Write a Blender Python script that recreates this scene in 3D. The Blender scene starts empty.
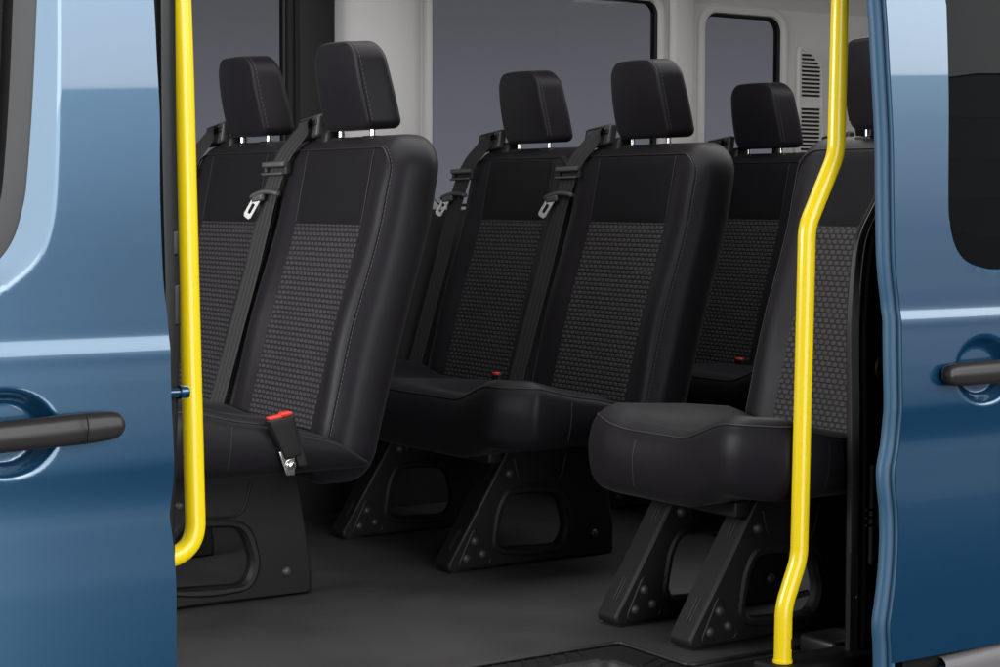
import bpy, bmesh, math, random
from mathutils import Vector, Matrix
random.seed(7)
S = bpy.context.scene
COL = S.collection
PI = math.pi

# ------------------------------------------------------------------ helpers
def lin(c):
    return tuple((v / 12.92 if v <= .04045 else ((v + .055) / 1.055) ** 2.4) for v in c)

def obj(name, bm, mat, parent=None, smooth=True, label=None, kind=None, angle=40):
    bmesh.ops.recalc_face_normals(bm, faces=bm.faces[:])
    me = bpy.data.meshes.new(name)
    bm.to_mesh(me); bm.free()
    if smooth:
        for p in me.polygons: p.use_smooth = True
        try: me.set_sharp_from_angle(angle=math.radians(angle))
        except Exception: pass
    me.materials.append(mat)
    o = bpy.data.objects.new(name, me); COL.objects.link(o)
    if parent is not None: o.parent = parent
    if label: o['label'] = label
    if kind: o['kind'] = kind
    return o

def empty(name, loc, label, cat, group=None):
    o = bpy.data.objects.new(name, None); COL.objects.link(o)
    o.location = loc; o.empty_display_size = .1
    o['label'] = label; o['category'] = cat
    if group: o['group'] = group
    return o

def copy_tree(o, parent=None):
    c = o.copy(); COL.objects.link(c)
    if parent is not None: c.parent = parent
    for ch in list(o.children): copy_tree(ch, c)
    return c

def box(bm, x0, x1, y0, y1, z0, z1, bev=0.0):
    r = bmesh.ops.create_cube(bm, size=1.0)
    for v in r['verts']:
        v.co = Vector(((x0 + x1) / 2 + v.co.x * (x1 - x0), (y0 + y1) / 2 + v.co.y * (y1 - y0), (z0 + z1) / 2 + v.co.z * (z1 - z0)))
    if bev > 0:
        es = list({e for v in r['verts'] for e in v.link_edges})
        bmesh.ops.bevel(bm, geom=es, offset=bev, segments=3, affect='EDGES', profile=.5)

def loft(bm, rings, closed=True, cap=False):
    vs = [[bm.verts.new(p) for p in r] for r in rings]
    n = len(vs[0])
    for a, b in zip(vs[:-1], vs[1:]):
        for i in range(n if closed else n - 1):
            j = (i + 1) % n
            try: bm.faces.new((a[i], a[j], b[j], b[i]))
            except ValueError: pass
    if cap:
        bm.faces.new(vs[0][::-1]); bm.faces.new(vs[-1])
    return vs

def smooth_path(pts, sub=6):
    pts = [Vector(p) for p in pts]
    out = []
    for i in range(len(pts) - 1):
        p0 = pts[max(i - 1, 0)]; p1 = pts[i]; p2 = pts[i + 1]; p3 = pts[min(i + 2, len(pts) - 1)]
        for k in range(sub):
            t = k / sub
            out.append(.5 * ((2 * p1) + (-p0 + p2) * t + (2 * p0 - 5 * p1 + 4 * p2 - p3) * t * t + (-p0 + 3 * p1 - 3 * p2 + p3) * t ** 3))
    out.append(pts[-1])
    return out

def fillet_path(pts, r, n=8):
    pts = [Vector(p) for p in pts]; out = [pts[0]]
    for i in range(1, len(pts) - 1):
        a, b, c = pts[i - 1], pts[i], pts[i + 1]
        d1 = (a - b); d2 = (c - b)
        rr = min(r, d1.length * .49, d2.length * .49)
        s, e = b + d1.normalized() * rr, b + d2.normalized() * rr
        for k in range(n + 1):
            t = k / n
            out.append(s * (1 - t) ** 2 + b * 2 * t * (1 - t) + e * t * t)
    out.append(pts[-1]); return out

def tube(bm, path, r, seg=8, closed=False, cap=True):
    path = [Vector(p) for p in path]; n = len(path); rings = []
    ref = None
    for i, p in enumerate(path):
        if closed: t = path[(i + 1) % n] - path[i - 1]
        else: t = path[min(i + 1, n - 1)] - path[max(i - 1, 0)]
        if t.length < 1e-9: t = Vector((0, 0, 1))
        t.normalize()
        if ref is None:
            ref = Vector((0, 1, 0)) if abs(t.y) < .9 else Vector((1, 0, 0))
        ref = (ref - t * ref.dot(t)).normalized(); bi = t.cross(ref)
        rings.append([p + (ref * math.cos(2 * PI * k / seg) + bi * math.sin(2 * PI * k / seg)) * r for k in range(seg)])
    if closed: rings.append(rings[0])
    loft(bm, rings, True, cap and not closed)
    if closed: bmesh.ops.remove_doubles(bm, verts=bm.verts[:], dist=1e-7)

def cyl(bm, c, axis, r, h, seg=20, r2=None):
    c = Vector(c); a = Vector(axis).normalized()
    ref = Vector((0, 0, 1)) if abs(a.z) < .9 else Vector((1, 0, 0))
    u = a.cross(ref).normalized(); w = a.cross(u)
    r2 = r if r2 is None else r2
    rings = [[c + a * t + (u * math.cos(2 * PI * k / seg) + w * math.sin(2 * PI * k / seg)) * q for k in range(seg)]
             for t, q in ((0, r), (h * .8, r), (h, r2))]
    loft(bm, rings, True, True)

def dome(bm, c, axis, r, h, seg=14):
    c = Vector(c); a = Vector(axis).normalized()
    ref = Vector((0, 0, 1)) if abs(a.z) < .9 else Vector((1, 0, 0))
    u = a.cross(ref).normalized(); w = a.cross(u)
    rings = []
    for k in range(5):
        th = k / 4 * PI / 2 * .96
        rings.append([c + a * (h * math.sin(th)) + (u * math.cos(2 * PI * i / seg) + w * math.sin(2 * PI * i / seg)) * r * math.cos(th) for i in range(seg)])
    loft(bm, rings, True, True)

def rbox(bm, c, h, r, n=(12, 12, 12), warp=None):
    """a box of half-size h with edges rounded to r; warp(x,y,z) moves its points afterwards"""
    def axis_pts(hh, k):
        m = 5
        a = [-hh + r * (1 - math.cos(PI / 2 * i / m)) * .55 + r * .45 * i / m for i in range(m)]
        mid = [(-hh + r) + (2 * hh - 2 * r) * i / k for i in range(k + 1)]
        return a + mid + [-v for v in a[::-1]]
    P = [axis_pts(h[i], n[i]) for i in range(3)]
    cache = {}
    def vert(p):
        key = tuple(round(q, 6) for q in p)
        if key in cache: return cache[key]
        q = Vector(p)
        inn = Vector([max(-(h[i] - r), min(h[i] - r, p[i])) for i in range(3)])
        d = q - inn
        if d.length > 1e-9: q = inn + d.normalized() * r
        q = q + Vector(c)
        if warp: q = Vector(warp(q.x, q.y, q.z))
        cache[key] = bm.verts.new(q); return cache[key]
    for ax in range(3):
        a, b = [i for i in range(3) if i != ax]
        for s in (-1, 1):
            for i in range(len(P[a]) - 1):
                for j in range(len(P[b]) - 1):
                    f = []
                    for (ii, jj) in ((i, j), (i + 1, j), (i + 1, j + 1), (i, j + 1)):
                        p = [0, 0, 0]; p[ax] = s * h[ax]; p[a] = P[a][ii]; p[b] = P[b][jj]
                        f.append(vert(p))
                    if len(set(f)) >= 3:
                        try: bm.faces.new(f if s > 0 else f[::-1])
                        except ValueError: pass

def shell(bm, hy, hz, R, r, depth, warp, nv=26, nh=18, rb=None, ins=10, Rlow=None):
    """padded block seen from the front: nested rounded outlines; warp(y, z, t) with t the depth from the front"""
    rb = rb or r
    def loop(d):
        a, b = max(hy - d, .0008), max(hz - d, .0008)
        rad = lambda r0: max(min(r0 - d, a, b), .0006) if d < r0 else min(.0006, a)
        Q, Ql = rad(R), rad(Rlow or R)
        pts = []
        cs = ((a - Q, b - Q, 0, nh, Q), (-(a - Q), b - Q, 90, nv, Q), (-(a - Ql), -(b - Ql), 180, nh, Ql), (a - Ql, -(b - Ql), 270, nv, Ql))
        for i, (cy, cz, a0, n, q) in enumerate(cs):
            arc = [(cy + q * math.cos(math.radians(a0 + 90 * k / 8)), cz + q * math.sin(math.radians(a0 + 90 * k / 8))) for k in range(9)]
            pts += arc
            ny, nz, na, _, q2 = cs[(i + 1) % 4]
            st = (ny + q2 * math.cos(math.radians(na)), nz + q2 * math.sin(math.radians(na))); e = arc[-1]
            pts += [(e[0] + (st[0] - e[0]) * k / n, e[1] + (st[1] - e[1]) * k / n) for k in range(1, n)]
        return pts
    m = min(hy, hz); L = []
    for k in range(ins): L.append((m * .995 - (m * .995 - r) * k / ins, 0))
    for k in range(9):
        th = PI / 2 * k / 8; L.append((r * (1 - math.sin(th)), r * (1 - math.cos(th))))
    for k in range(1, 5): L.append((0, r + (depth - r - rb) * k / 5))
    for k in range(9):
        th = PI / 2 * k / 8; L.append((rb * (1 - math.cos(th)), depth - rb + rb * math.sin(th)))
    for k in range(1, 5): L.append((rb + (m * .995 - rb) * k / 4, depth))
    loft(bm, [[warp(y, z, t) for y, z in loop(d)] for d, t in L], True, True)

def dashes(bm, path, on, off, r):
    """stitches: short threads along a path"""
    path = [Vector(p) for p in path]
    L = [0]
    for a, b in zip(path[:-1], path[1:]): L.append(L[-1] + (b - a).length)
    def at(s):
        for i in range(len(L) - 1):
            if s <= L[i + 1]:
                t = (s - L[i]) / max(L[i + 1] - L[i], 1e-9); return path[i].lerp(path[i + 1], t)
        return path[-1]
    s = 0
    while s + on < L[-1]:
        tube(bm, [at(s), at(s + on / 2), at(s + on)], r, 4); s += on + off

def tri_fill(bm, loops):
    es = []
    for lp in loops:
        vs = [bm.verts.new(p) for p in lp]
        for i in range(len(vs)): es.append(bm.edges.new((vs[i], vs[(i + 1) % len(vs)])))
    bmesh.ops.triangle_fill(bm, edges=es, use_beauty=True)

def rrect(x0, x1, z0, z1, r, n=8):
    pts = []
    for cx, cz, a0 in ((x1 - r, z1 - r, 0), (x0 + r, z1 - r, 90), (x0 + r, z0 + r, 180), (x1 - r, z0 + r, 270)):
        for k in range(n + 1):
            a = math.radians(a0 + 90 * k / n); pts.append((cx + r * math.cos(a), cz + r * math.sin(a)))
    return pts

def interp(tab, z):
    tab = sorted(tab)
    if z <= tab[0][0]: return tab[0][1]
    for (a, va), (b, vb) in zip(tab[:-1], tab[1:]):
        if z <= b:
            t = (z - a) / (b - a); t = t * t * (3 - 2 * t) if False else t
            return va + (vb - va) * t
    return tab[-1][1]

def sm(tab, z):
    """smooth interpolation (cubic hermite with finite difference tangents)"""
    n = len(tab)
    if z <= tab[0][0]: return tab[0][1]
    if z >= tab[-1][0]: return tab[-1][1]
    for i in range(n - 1):
        if z <= tab[i + 1][0]:
            x0, y0 = tab[i]; x1, y1 = tab[i + 1]; h = x1 - x0
            def sl(k):
                if k == 0: return (tab[1][1] - tab[0][1]) / (tab[1][0] - tab[0][0])
                if k == n - 1: return (tab[-1][1] - tab[-2][1]) / (tab[-1][0] - tab[-2][0])
                return (tab[k + 1][1] - tab[k - 1][1]) / (tab[k + 1][0] - tab[k - 1][0])
            m0, m1 = sl(i), sl(i + 1); t = (z - x0) / h
            return (2 * t ** 3 - 3 * t * t + 1) * y0 + (t ** 3 - 2 * t * t + t) * h * m0 + (-2 * t ** 3 + 3 * t * t) * y1 + (t ** 3 - t * t) * h * m1

# ------------------------------------------------------------------ materials
def mat(name, color, rough=.5, metal=0.0, coat=0.0, coat_rough=.03, spec=.5, bump=0.0, bscale=200.0, mott=0.0, sheen=0.0, mscale=6.0, wrinkle=0.0, speck=0.0):
    m = bpy.data.materials.new(name); m.use_nodes = True
    nt = m.node_tree; b = nt.nodes['Principled BSDF']
    b.inputs['Base Color'].default_value = (*color, 1)
    b.inputs['Roughness'].default_value = rough
    b.inputs['Metallic'].default_value = metal
    b.inputs['Specular IOR Level'].default_value = spec
    b.inputs['Coat Weight'].default_value = coat
    b.inputs['Coat Roughness'].default_value = coat_rough
    if sheen:
        b.inputs['Sheen Weight'].default_value = sheen; b.inputs['Sheen Roughness'].default_value = .4
    tc = nt.nodes.new('ShaderNodeTexCoord')
    if bump:
        nz = nt.nodes.new('ShaderNodeTexNoise'); nz.inputs['Scale'].default_value = bscale; nz.inputs['Detail'].default_value = 3
        bp = nt.nodes.new('ShaderNodeBump'); bp.inputs['Strength'].default_value = bump; bp.inputs['Distance'].default_value = .001
        nt.links.new(tc.outputs['Object'], nz.inputs['Vector']); nt.links.new(nz.outputs['Fac'], bp.inputs['Height'])
        nt.links.new(bp.outputs['Normal'], b.inputs['Normal'])
        if wrinkle:      # soft large creases of the stretched cover
            n3 = nt.nodes.new('ShaderNodeTexNoise'); n3.inputs['Scale'].default_value = 7; n3.inputs['Detail'].default_value = 2; n3.inputs['Distortion'].default_value = .3
            b3 = nt.nodes.new('ShaderNodeBump'); b3.inputs['Strength'].default_value = wrinkle; b3.inputs['Distance'].default_value = .012
            oi = nt.nodes.new('ShaderNodeObjectInfo'); va = nt.nodes.new('ShaderNodeVectorMath'); va.operation = 'ADD'
            nt.links.new(tc.outputs['Object'], va.inputs[0]); nt.links.new(oi.outputs['Location'], va.inputs[1])
            nt.links.new(va.outputs[0], n3.inputs['Vector']); nt.links.new(n3.outputs['Fac'], b3.inputs['Height']); nt.links.new(b3.outputs['Normal'], bp.inputs['Normal'])
    if speck:            # fine flecks and broad worn patches in the colour itself
        n4 = nt.nodes.new('ShaderNodeTexNoise'); n4.inputs['Scale'].default_value = 420; n4.inputs['Detail'].default_value = 2
        n5 = nt.nodes.new('ShaderNodeTexNoise'); n5.inputs['Scale'].default_value = 5; n5.inputs['Detail'].default_value = 6
        ad = nt.nodes.new('ShaderNodeMath'); ad.operation = 'ADD'
        rp = nt.nodes.new('ShaderNodeValToRGB'); rp.color_ramp.elements[0].position = .60; rp.color_ramp.elements[1].position = 1.0
        hv = nt.nodes.new('ShaderNodeMath'); hv.operation = 'MULTIPLY'; hv.inputs[1].default_value = .8
        rp.color_ramp.elements[0].color = (*[c * (1 - speck) for c in color], 1); rp.color_ramp.elements[1].color = (*[c * (1 + speck) for c in color], 1)
        for n_ in (n4, n5): nt.links.new(tc.outputs['Object'], n_.inputs['Vector'])
        nt.links.new(n4.outputs['Fac'], ad.inputs[0]); nt.links.new(n5.outputs['Fac'], ad.inputs[1]); nt.links.new(ad.outputs[0], hv.inputs[0])
        nt.links.new(hv.outputs[0], rp.inputs['Fac']); nt.links.new(rp.outputs['Color'], b.inputs['Base Color'])
    if mott:
        n2 = nt.nodes.new('ShaderNodeTexNoise'); n2.inputs['Scale'].default_value = mscale; n2.inputs['Detail'].default_value = 5
        mr = nt.nodes.new('ShaderNodeMapRange'); mr.inputs['To Min'].default_value = rough - mott; mr.inputs['To Max'].default_value = rough + mott
        nt.links.new(tc.outputs['Object'], n2.inputs['Vector']); nt.links.new(n2.outputs['Fac'], mr.inputs['Value'])
        nt.links.new(mr.outputs['Result'], b.inputs['Roughness'])
    return m

M = {}
M['leather'] = mat('seat_leatherette', (.0092, .0080, .0102), .44, spec=.15, bump=.25, bscale=420, mott=.05, sheen=.03, wrinkle=.22)
M['leather_top'] = mat('seat_upper_cloth', (.0062, .0054, .0067), .62, spec=.12, bump=.3, bscale=700, sheen=.04)
M['thread'] = mat('seat_thread', (.085, .082, .088), .8, spec=.1)
M['seam'] = mat('seat_piping', (.006, .0055, .0065), .6)
M['frame'] = mat('seat_leg_paint', (.0095, .0091, .0096), .5, spec=.24, bump=.2, bscale=500, mott=.06)
M['black'] = mat('black_plastic', (.008, .0078, .008), .5, spec=.35, bump=.1, bscale=600)
M['guide'] = mat('grey_plastic', (.040, .038, .038), .45, spec=.45, bump=.15, bscale=500)
M['web'] = mat('belt_webbing', (.016, .0155, .0155), .65, spec=.3)
M['steel'] = mat('bright_steel', (.82, .80, .78), .22, metal=1.0)
M['blade'] = mat('brushed_steel', (.42, .41, .40), .42, metal=.6)
M['red'] = mat('red_plastic', (.72, .035, .02), .4)
M['rubber'] = mat('black_rubber', (.0045, .0044, .0046), .6, spec=.25)
M['trim'] = mat('grey_trim', (.46, .452, .44), .6, spec=.3, bump=.15, bscale=350)
M['lower_trim'] = mat('charcoal_trim', (.012, .0115, .012), .6, spec=.3, bump=.2, bscale=300)
M['floor'] = mat('floor_vinyl', (.031, .0293, .0305), .52, spec=.4, bump=.2, bscale=260, mott=.08, mscale=3, speck=.28)
M['yellow'] = mat('yellow_enamel', (.80, .60, .006), .30, coat=.35, coat_rough=.10, spec=.5)
M['handle'] = mat('handle_plastic', (.0235, .0205, .0205), .40, spec=.36, bump=.08, bscale=700)
M['pillar'] = mat('pillar_plastic', (.0085, .0083, .0086), .42, spec=.4, bump=.1, bscale=500)
M['moulding'] = mat('moulding_plastic', (.13, .122, .125), .45, spec=.5, bump=.2, bscale=300)
M['window_frame'] = mat('window_surround', (.019, .0188, .0193), .42, spec=.42, bump=.1, bscale=500)
M['headliner'] = mat('headliner_cloth', (.42, .41, .395), .85, spec=.2, bump=.3, bscale=300)

def paint():
    m = bpy.data.materials.new('blue_metallic_paint'); m.use_nodes = True
    nt = m.node_tree; b = nt.nodes['Principled BSDF']
    tc = nt.nodes.new('ShaderNodeTexCoord')
    vo = nt.nodes.new('ShaderNodeTexVoronoi'); vo.inputs['Scale'].default_value = 900
    rp = nt.nodes.new('ShaderNodeValToRGB')
    rp.color_ramp.elements[0].color = (.0018, .026, .064, 1); rp.color_ramp.elements[1].color = (.0034, .034, .080, 1)
    nt.links.new(tc.outputs['Object'], vo.inputs['Vector']); nt.links.new(vo.outputs['Color'], rp.inputs['Fac'])
    nt.links.new(rp.outputs['Color'], b.inputs['Base Color'])
    b.inputs['Metallic'].default_value = 0; b.inputs['Roughness'].default_value = .26
    b.inputs['Specular IOR Level'].default_value = 1.0; b.inputs['Specular Tint'].default_value = (.38, .69, 1.0, 1)
    b.inputs['Coat Weight'].default_value = 1.0; b.inputs['Coat Roughness'].default_value = .028; b.inputs['Coat IOR'].default_value = 1.58
    return m
M['paint'] = paint()
M['hem'] = mat('blue_shut_face_paint', (.020, .085, .165), .5, spec=.5)

def glass(name, tint, clear, f0=.03):
    m = bpy.data.materials.new(name); m.use_nodes = True
    nt = m.node_tree; nt.nodes.clear()
    out = nt.nodes.new('ShaderNodeOutputMaterial')
    tr = nt.nodes.new('ShaderNodeBsdfTransparent'); tr.inputs['Color'].default_value = (*tint, 1)
    df = nt.nodes.new('ShaderNodeBsdfDiffuse'); df.inputs['Color'].default_value = (.004, .0045, .0045, 1)
    gl = nt.nodes.new('ShaderNodeBsdfGlossy'); gl.inputs['Roughness'].default_value = 0
    lw = nt.nodes.new('ShaderNodeLayerWeight')
    pw = nt.nodes.new('ShaderNodeMath'); pw.operation = 'POWER'; pw.inputs[1].default_value = 5
    fr = nt.nodes.new('ShaderNodeMath'); fr.operation = 'MULTIPLY_ADD'; fr.inputs[1].default_value = 1 - f0; fr.inputs[2].default_value = f0
    nt.links.new(lw.outputs['Facing'], pw.inputs[0]); nt.links.new(pw.outputs[0], fr.inputs[0])
    m1 = nt.nodes.new('ShaderNodeMixShader'); m1.inputs['Fac'].default_value = clear
    m2 = nt.nodes.new('ShaderNodeMixShader')
    nt.links.new(df.outputs[0], m1.inputs[1]); nt.links.new(tr.outputs[0], m1.inputs[2])
    nt.links.new(fr.outputs[0], m2.inputs['Fac']); nt.links.new(m1.outputs[0], m2.inputs[1]); nt.links.new(gl.outputs[0], m2.inputs[2])
    nt.links.new(m2.outputs[0], out.inputs['Surface'])
    return m
M['tint'] = glass('tinted_glass', (.62, .63, .66), 1.0, .008)
M['privacy'] = glass('privacy_glass', (.05, .055, .055), .25, .006)
M['cab'] = glass('cab_glass', (.10, .11, .105), .4, .022)

def insert_mat():
    """embossed brick-like blocks woven into the seat centre"""
    m = bpy.data.materials.new('woven_block_fabric'); m.use_nodes = True
    nt = m.node_tree; b = nt.nodes['Principled BSDF']
    tc = nt.nodes.new('ShaderNodeTexCoord')
    sp = nt.nodes.new('ShaderNodeSeparateXYZ'); cb = nt.nodes.new('ShaderNodeCombineXYZ')
    nt.links.new(tc.outputs['Object'], sp.inputs[0])
    nt.links.new(sp.outputs['Y'], cb.inputs['X']); nt.links.new(sp.outputs['Z'], cb.inputs['Y'])
    def mth(op, a, b_=None, c=None):
        n = nt.nodes.new('ShaderNodeMath'); n.operation = op
        for i, v in enumerate((a, b_, c)):
            if v is None: continue
            if isinstance(v, (int, float)): n.inputs[i].default_value = v
            else: nt.links.new(v, n.inputs[i])
        return n.outputs[0]
    zr = mth('DIVIDE', sp.outputs['Z'], .0112)
    row = mth('FLOOR', zr); par = mth('MODULO', row, 2.0)
    yr = mth('MULTIPLY_ADD', par, .5, mth('DIVIDE', sp.outputs['Y'], .0185))
    fy = mth('ABSOLUTE', mth('SUBTRACT', mth('FRACT', yr), .5)); fz = mth('ABSOLUTE', mth('SUBTRACT', mth('FRACT', zr), .5))
    d = mth('ADD', mth('POWER', mth('MULTIPLY', fy, 2.2), 3.4), mth('POWER', mth('MULTIPLY', fz, 2.2), 3.2))
    hgt = nt.nodes.new('ShaderNodeMapRange'); hgt.interpolation_type = 'SMOOTHSTEP'
    hgt.inputs['From Min'].default_value = .12; hgt.inputs['From Max'].default_value = 1.05; hgt.inputs['To Min'].default_value = 1; hgt.inputs['To Max'].default_value = 0
    nt.links.new(d, hgt.inputs['Value'])
    nz = nt.nodes.new('ShaderNodeTexNoise'); nz.inputs['Scale'].default_value = 70; nz.inputs['Detail'].default_value = 4
    nt.links.new(tc.outputs['Object'], nz.inputs['Vector'])
    hh = mth('MULTIPLY', hgt.outputs['Result'], mth('MULTIPLY_ADD', nz.outputs['Fac'], .7, .65))
    rp = nt.nodes.new('ShaderNodeValToRGB')
    rp.color_ramp.elements[0].color = (.0090, .0082, .0092, 1); rp.color_ramp.elements[1].color = (.037, .0338, .0368, 1)
    nt.links.new(hh, rp.inputs['Fac']); nt.links.new(rp.outputs['Color'], b.inputs['Base Color'])
    bp = nt.nodes.new('ShaderNodeBump'); bp.inputs['Strength'].default_value = .8; bp.inputs['Distance'].default_value = .0025
    nt.links.new(hgt.outputs['Result'], bp.inputs['Height']); nt.links.new(bp.outputs['Normal'], b.inputs['Normal'])
    b.inputs['Roughness'].default_value = .62; b.inputs['Specular IOR Level'].default_value = .3
    return m
M['insert'] = insert_mat()

# ------------------------------------------------------------------ seats (local: -x is forward, +y to the far side, z from the floor)
PITCH = .515
def x0(z):
    return sm([(.24, -.155), (.40, -.120), (.61, -.062), (.823, 0.0), (.92, .019), (1.02, .036)], z)

def front_x(y, z):
    a = abs(y)
    b = (.016 + .012 * math.exp(-((z - .60) / .13) ** 2)) * math.exp(-((a - .205) / .045) ** 2)
    fade = max(0.0, min(1.0, (1.0 - z) / .12))
    rnd = 0.0
    if a > .212:
        q = min(a - .223, .034) if a > .223 else 0; rnd = .034 - math.sqrt(max(.034 ** 2 - q * q, 0))
    return x0(z) - b * (.35 + .65 * fade) + rnd

def back_warp(yc):
    hz, hy, zc, D = .371, .257, .641, .125
    def w(y, z, t):
        a = abs(y); zz = zc + z; k = t / D
        b = (.016 + .012 * math.exp(-((zz - .60) / .13) ** 2)) * math.exp(-((a - .205) / .045) ** 2)
        fade = max(0.0, min(1.0, (1.0 - zz) / .12))
        side = .012 * math.sin(PI * min(max(k, 0), 1)) * (a / hy) ** 4     # sides belly out a little
        top = .010 * math.sin(PI * min(max(k, 0), 1)) * max(0, (z - .28) / .09)
        return (x0(zz) + t - b * (.35 + .65 * fade) * max(0, 1 - k * 1.6), yc + math.copysign(a + side, y), zz + top)
    return w

def seat_back(root, yc):
    bm = bmesh.new()
    shell(bm, .257, .371, .075, .034, .125, back_warp(yc), 30, 16, .045)
    ob = obj('backrest', bm, M['leather'], root)
    # embossed fabric insert, sits 3 mm proud and tucks in at its edge
    bm = bmesh.new(); rings = []
    ny, nz = 24, 40
    for j in range(nz + 1):
        z = .385 + (.823 - .385) * j / nz; r = []
        for i in range(ny + 1):
            y = -.154 + .308 * i / ny
            e = min(1, min(.154 - abs(y), .823 - z) / .006)
            r.append((front_x(y, z) - .0005 - .0035 * math.sqrt(max(e, 0)), yc + y, z))
        rings.append(r)
    loft(bm, rings, False)
    obj('fabric_insert', bm, M['insert'], ob)
    # smooth upper panel
    bm = bmesh.new(); rings = []
    for j in range(13):
        z = .826 + (.985 - .826) * j / 12; r = []
        for i in range(ny + 1):
            y = -.152 + .304 * i / ny
            e = min(1, min(.152 - abs(y), z - .826, .985 - z) / .006)
            r.append((front_x(y, z) - .0003 - .0025 * math.sqrt(max(e, 0)) + (.034 - math.sqrt(max(0, .034 ** 2 - max(0, z - .978) ** 2))), yc + y, z))
        rings.append(r)
    loft(bm, rings, False)
    obj('upper_panel', bm, M['leather_top'], ob)
    # seams
    bm = bmesh.new()
    w = back_warp(yc)
    def onf(y, z):      # a point just proud of the front face, y and z measured on the shell
        d = min(.257 - abs(y), .371 - (z - .641)); t = 0
        if d < .034: t = .034 * (1 - math.sqrt(max(0, 1 - ((.034 - d) / .034) ** 2)))
        p = w(y, z - .641, t); return Vector((p[0] - .0012, p[1], p[2]))
    ds = .020; Rr = .055
    arc = lambda s, n: [onf(s * (.257 - ds - Rr + Rr * math.cos(PI / 2 * k / n)), 1.012 - ds - Rr + Rr * math.sin(PI / 2 * k / n)) for k in range(n + 1)]
    for s in (-1, 1):
        up_ = [onf(s * (.257 - ds), .37 + (1.012 - ds - Rr - .37) * k / 40) for k in range(40)]
        pts = up_ + arc(s, 10)
        tube(bm, pts, .0021, 6)
        st = bmesh.new(); dashes(st, [p + Vector((.0030, s * .0060, .0 if i < 40 else .003 * (i - 40) / 10)) for i, p in enumerate(pts)], .0055, .0045, .0007)
        obj('stitching', st, M['thread'], ob)
        b2 = bmesh.new(); tube(b2, [onf(s * .154, .828 + (.988 - .828) * k / 12) + Vector((.0002, 0, 0)) for k in range(13)], .0016, 5); obj('panel_seam', b2, M['seam'], ob)
    tube(bm, [onf((.257 - ds - Rr) * (1 - 2 * k / 12), 1.012 - ds) for k in range(13)], .0021, 6)
    obj('piping', bm, M['seam'], ob)
    return ob

def head_warp(yc):
    def w(y, z, t):
        v = (z + .0935) / .187; d = t / .096
        wy = .104 + .016 * max(0, min(1, d * 1.3))
        wy *= 1 - .10 * max(0, v - .3) ** 1.5 / .6
        ly = y / .1 * wy
        xx = .040 - .034 * v + t * (.95 - .14 * v) + .007 * (abs(ly) / .1) ** 2 * max(0, 1 - d * 2) - .006 * math.sin(PI * v) * max(0, 1 - d * 2)
        zz = 1.1315 + z - .004 * (1 - d) * max(0, 1 - v * 3) + .005 * d * v + .004 * v * (1 - (y / .1) ** 2)
        return (xx, yc + ly, zz)
    return w

def head_rest(root, yc):
    bm = bmesh.new()
    w = head_warp(yc)
    RR, rr = .042, .010
    shell(bm, .1, .0935, RR, rr, .096, w, 12, 10, .024, 8, .020)
    ob = obj('headrest', bm, M['leather'], root)
    bm = bmesh.new(); st = bmesh.new()
    ds = .0030; t = rr * (1 - math.sqrt(1 - ((rr - ds) / rr) ** 2))
    a, b, q = .1 - ds, .0935 - ds, RR - ds
    P = [(a, -.075 + (b - q + .075) * k / 12) for k in range(12)] + [(a - q + q * math.cos(PI / 2 * k / 10), b - q + q * math.sin(PI / 2 * k / 10)) for k in range(11)]
    P = P + [((a - q) * (1 - 2 * k / 10), b) for k in range(1, 10)] + [(-y, z) for y, z in P[::-1]]
    full = [Vector(w(y, z, t)) for y, z in P]
    tube(bm, full, .0021, 6)
    obj('piping', bm, M['seam'], ob)
    dashes(st, [Vector(w(y * 1.031, z + .0032 * max(0, z) / .09, t + .008)) for y, z in P], .0055, .0045, .0006)
    obj('stitching', st, M['thread'], ob)
    for s in (-1, 1):
        st = bmesh.new(); dashes(st, [Vector(w(s * .0985, -.07 + .12 * k / 12, .074)) + Vector((0, s * .0006, 0)) for k in range(13)], .0055, .0045, .0007); obj('stitching', st, M['thread'], ob)
    for s in (-1, 1):
        bm = bmesh.new(); tube(bm, [(.070, yc + s * .073, .985), (.070, yc + s * .073, 1.06)], .0062, 12)
        obj('post', bm, M['steel'], ob)
        bm = bmesh.new(); rbox(bm, (.070, yc + s * .073, 1.012), (.016, .026, .009), .006, (2, 2, 1))
        obj('post_socket', bm, M['black'], ob)
    return ob

def ribbon(bm, pts, width, thick, wdir):
    """flat strap along pts; wdir = direction of its width at every point"""
    pts = smooth_path(pts, 6); rings = []
    n = len(pts)
    for i, p in enumerate(pts):
        t = (pts[min(i + 1, n - 1)] - pts[max(i - 1, 0)]).normalized()
        wd = Vector(wdir(i / (n - 1))); wd = (wd - t * wd.dot(t)).normalized(); nn = t.cross(wd)
        prof = []
        for a, b in ((-1, -.5), (-.92, -1), (-.55, -1), (-.5, -.7), (-.45, -1), (-.05, -1), (0, -.7), (.05, -1), (.45, -1), (.5, -.7), (.55, -1), (.92, -1), (1, -.5), (1, .5), (.9, 1), (-.9, 1), (-1, .5)):
            prof.append(p + wd * (a * width / 2) + nn * (b * thick / 2))
        rings.append(prof)
    loft(bm, rings, True, True)
    return pts

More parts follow.
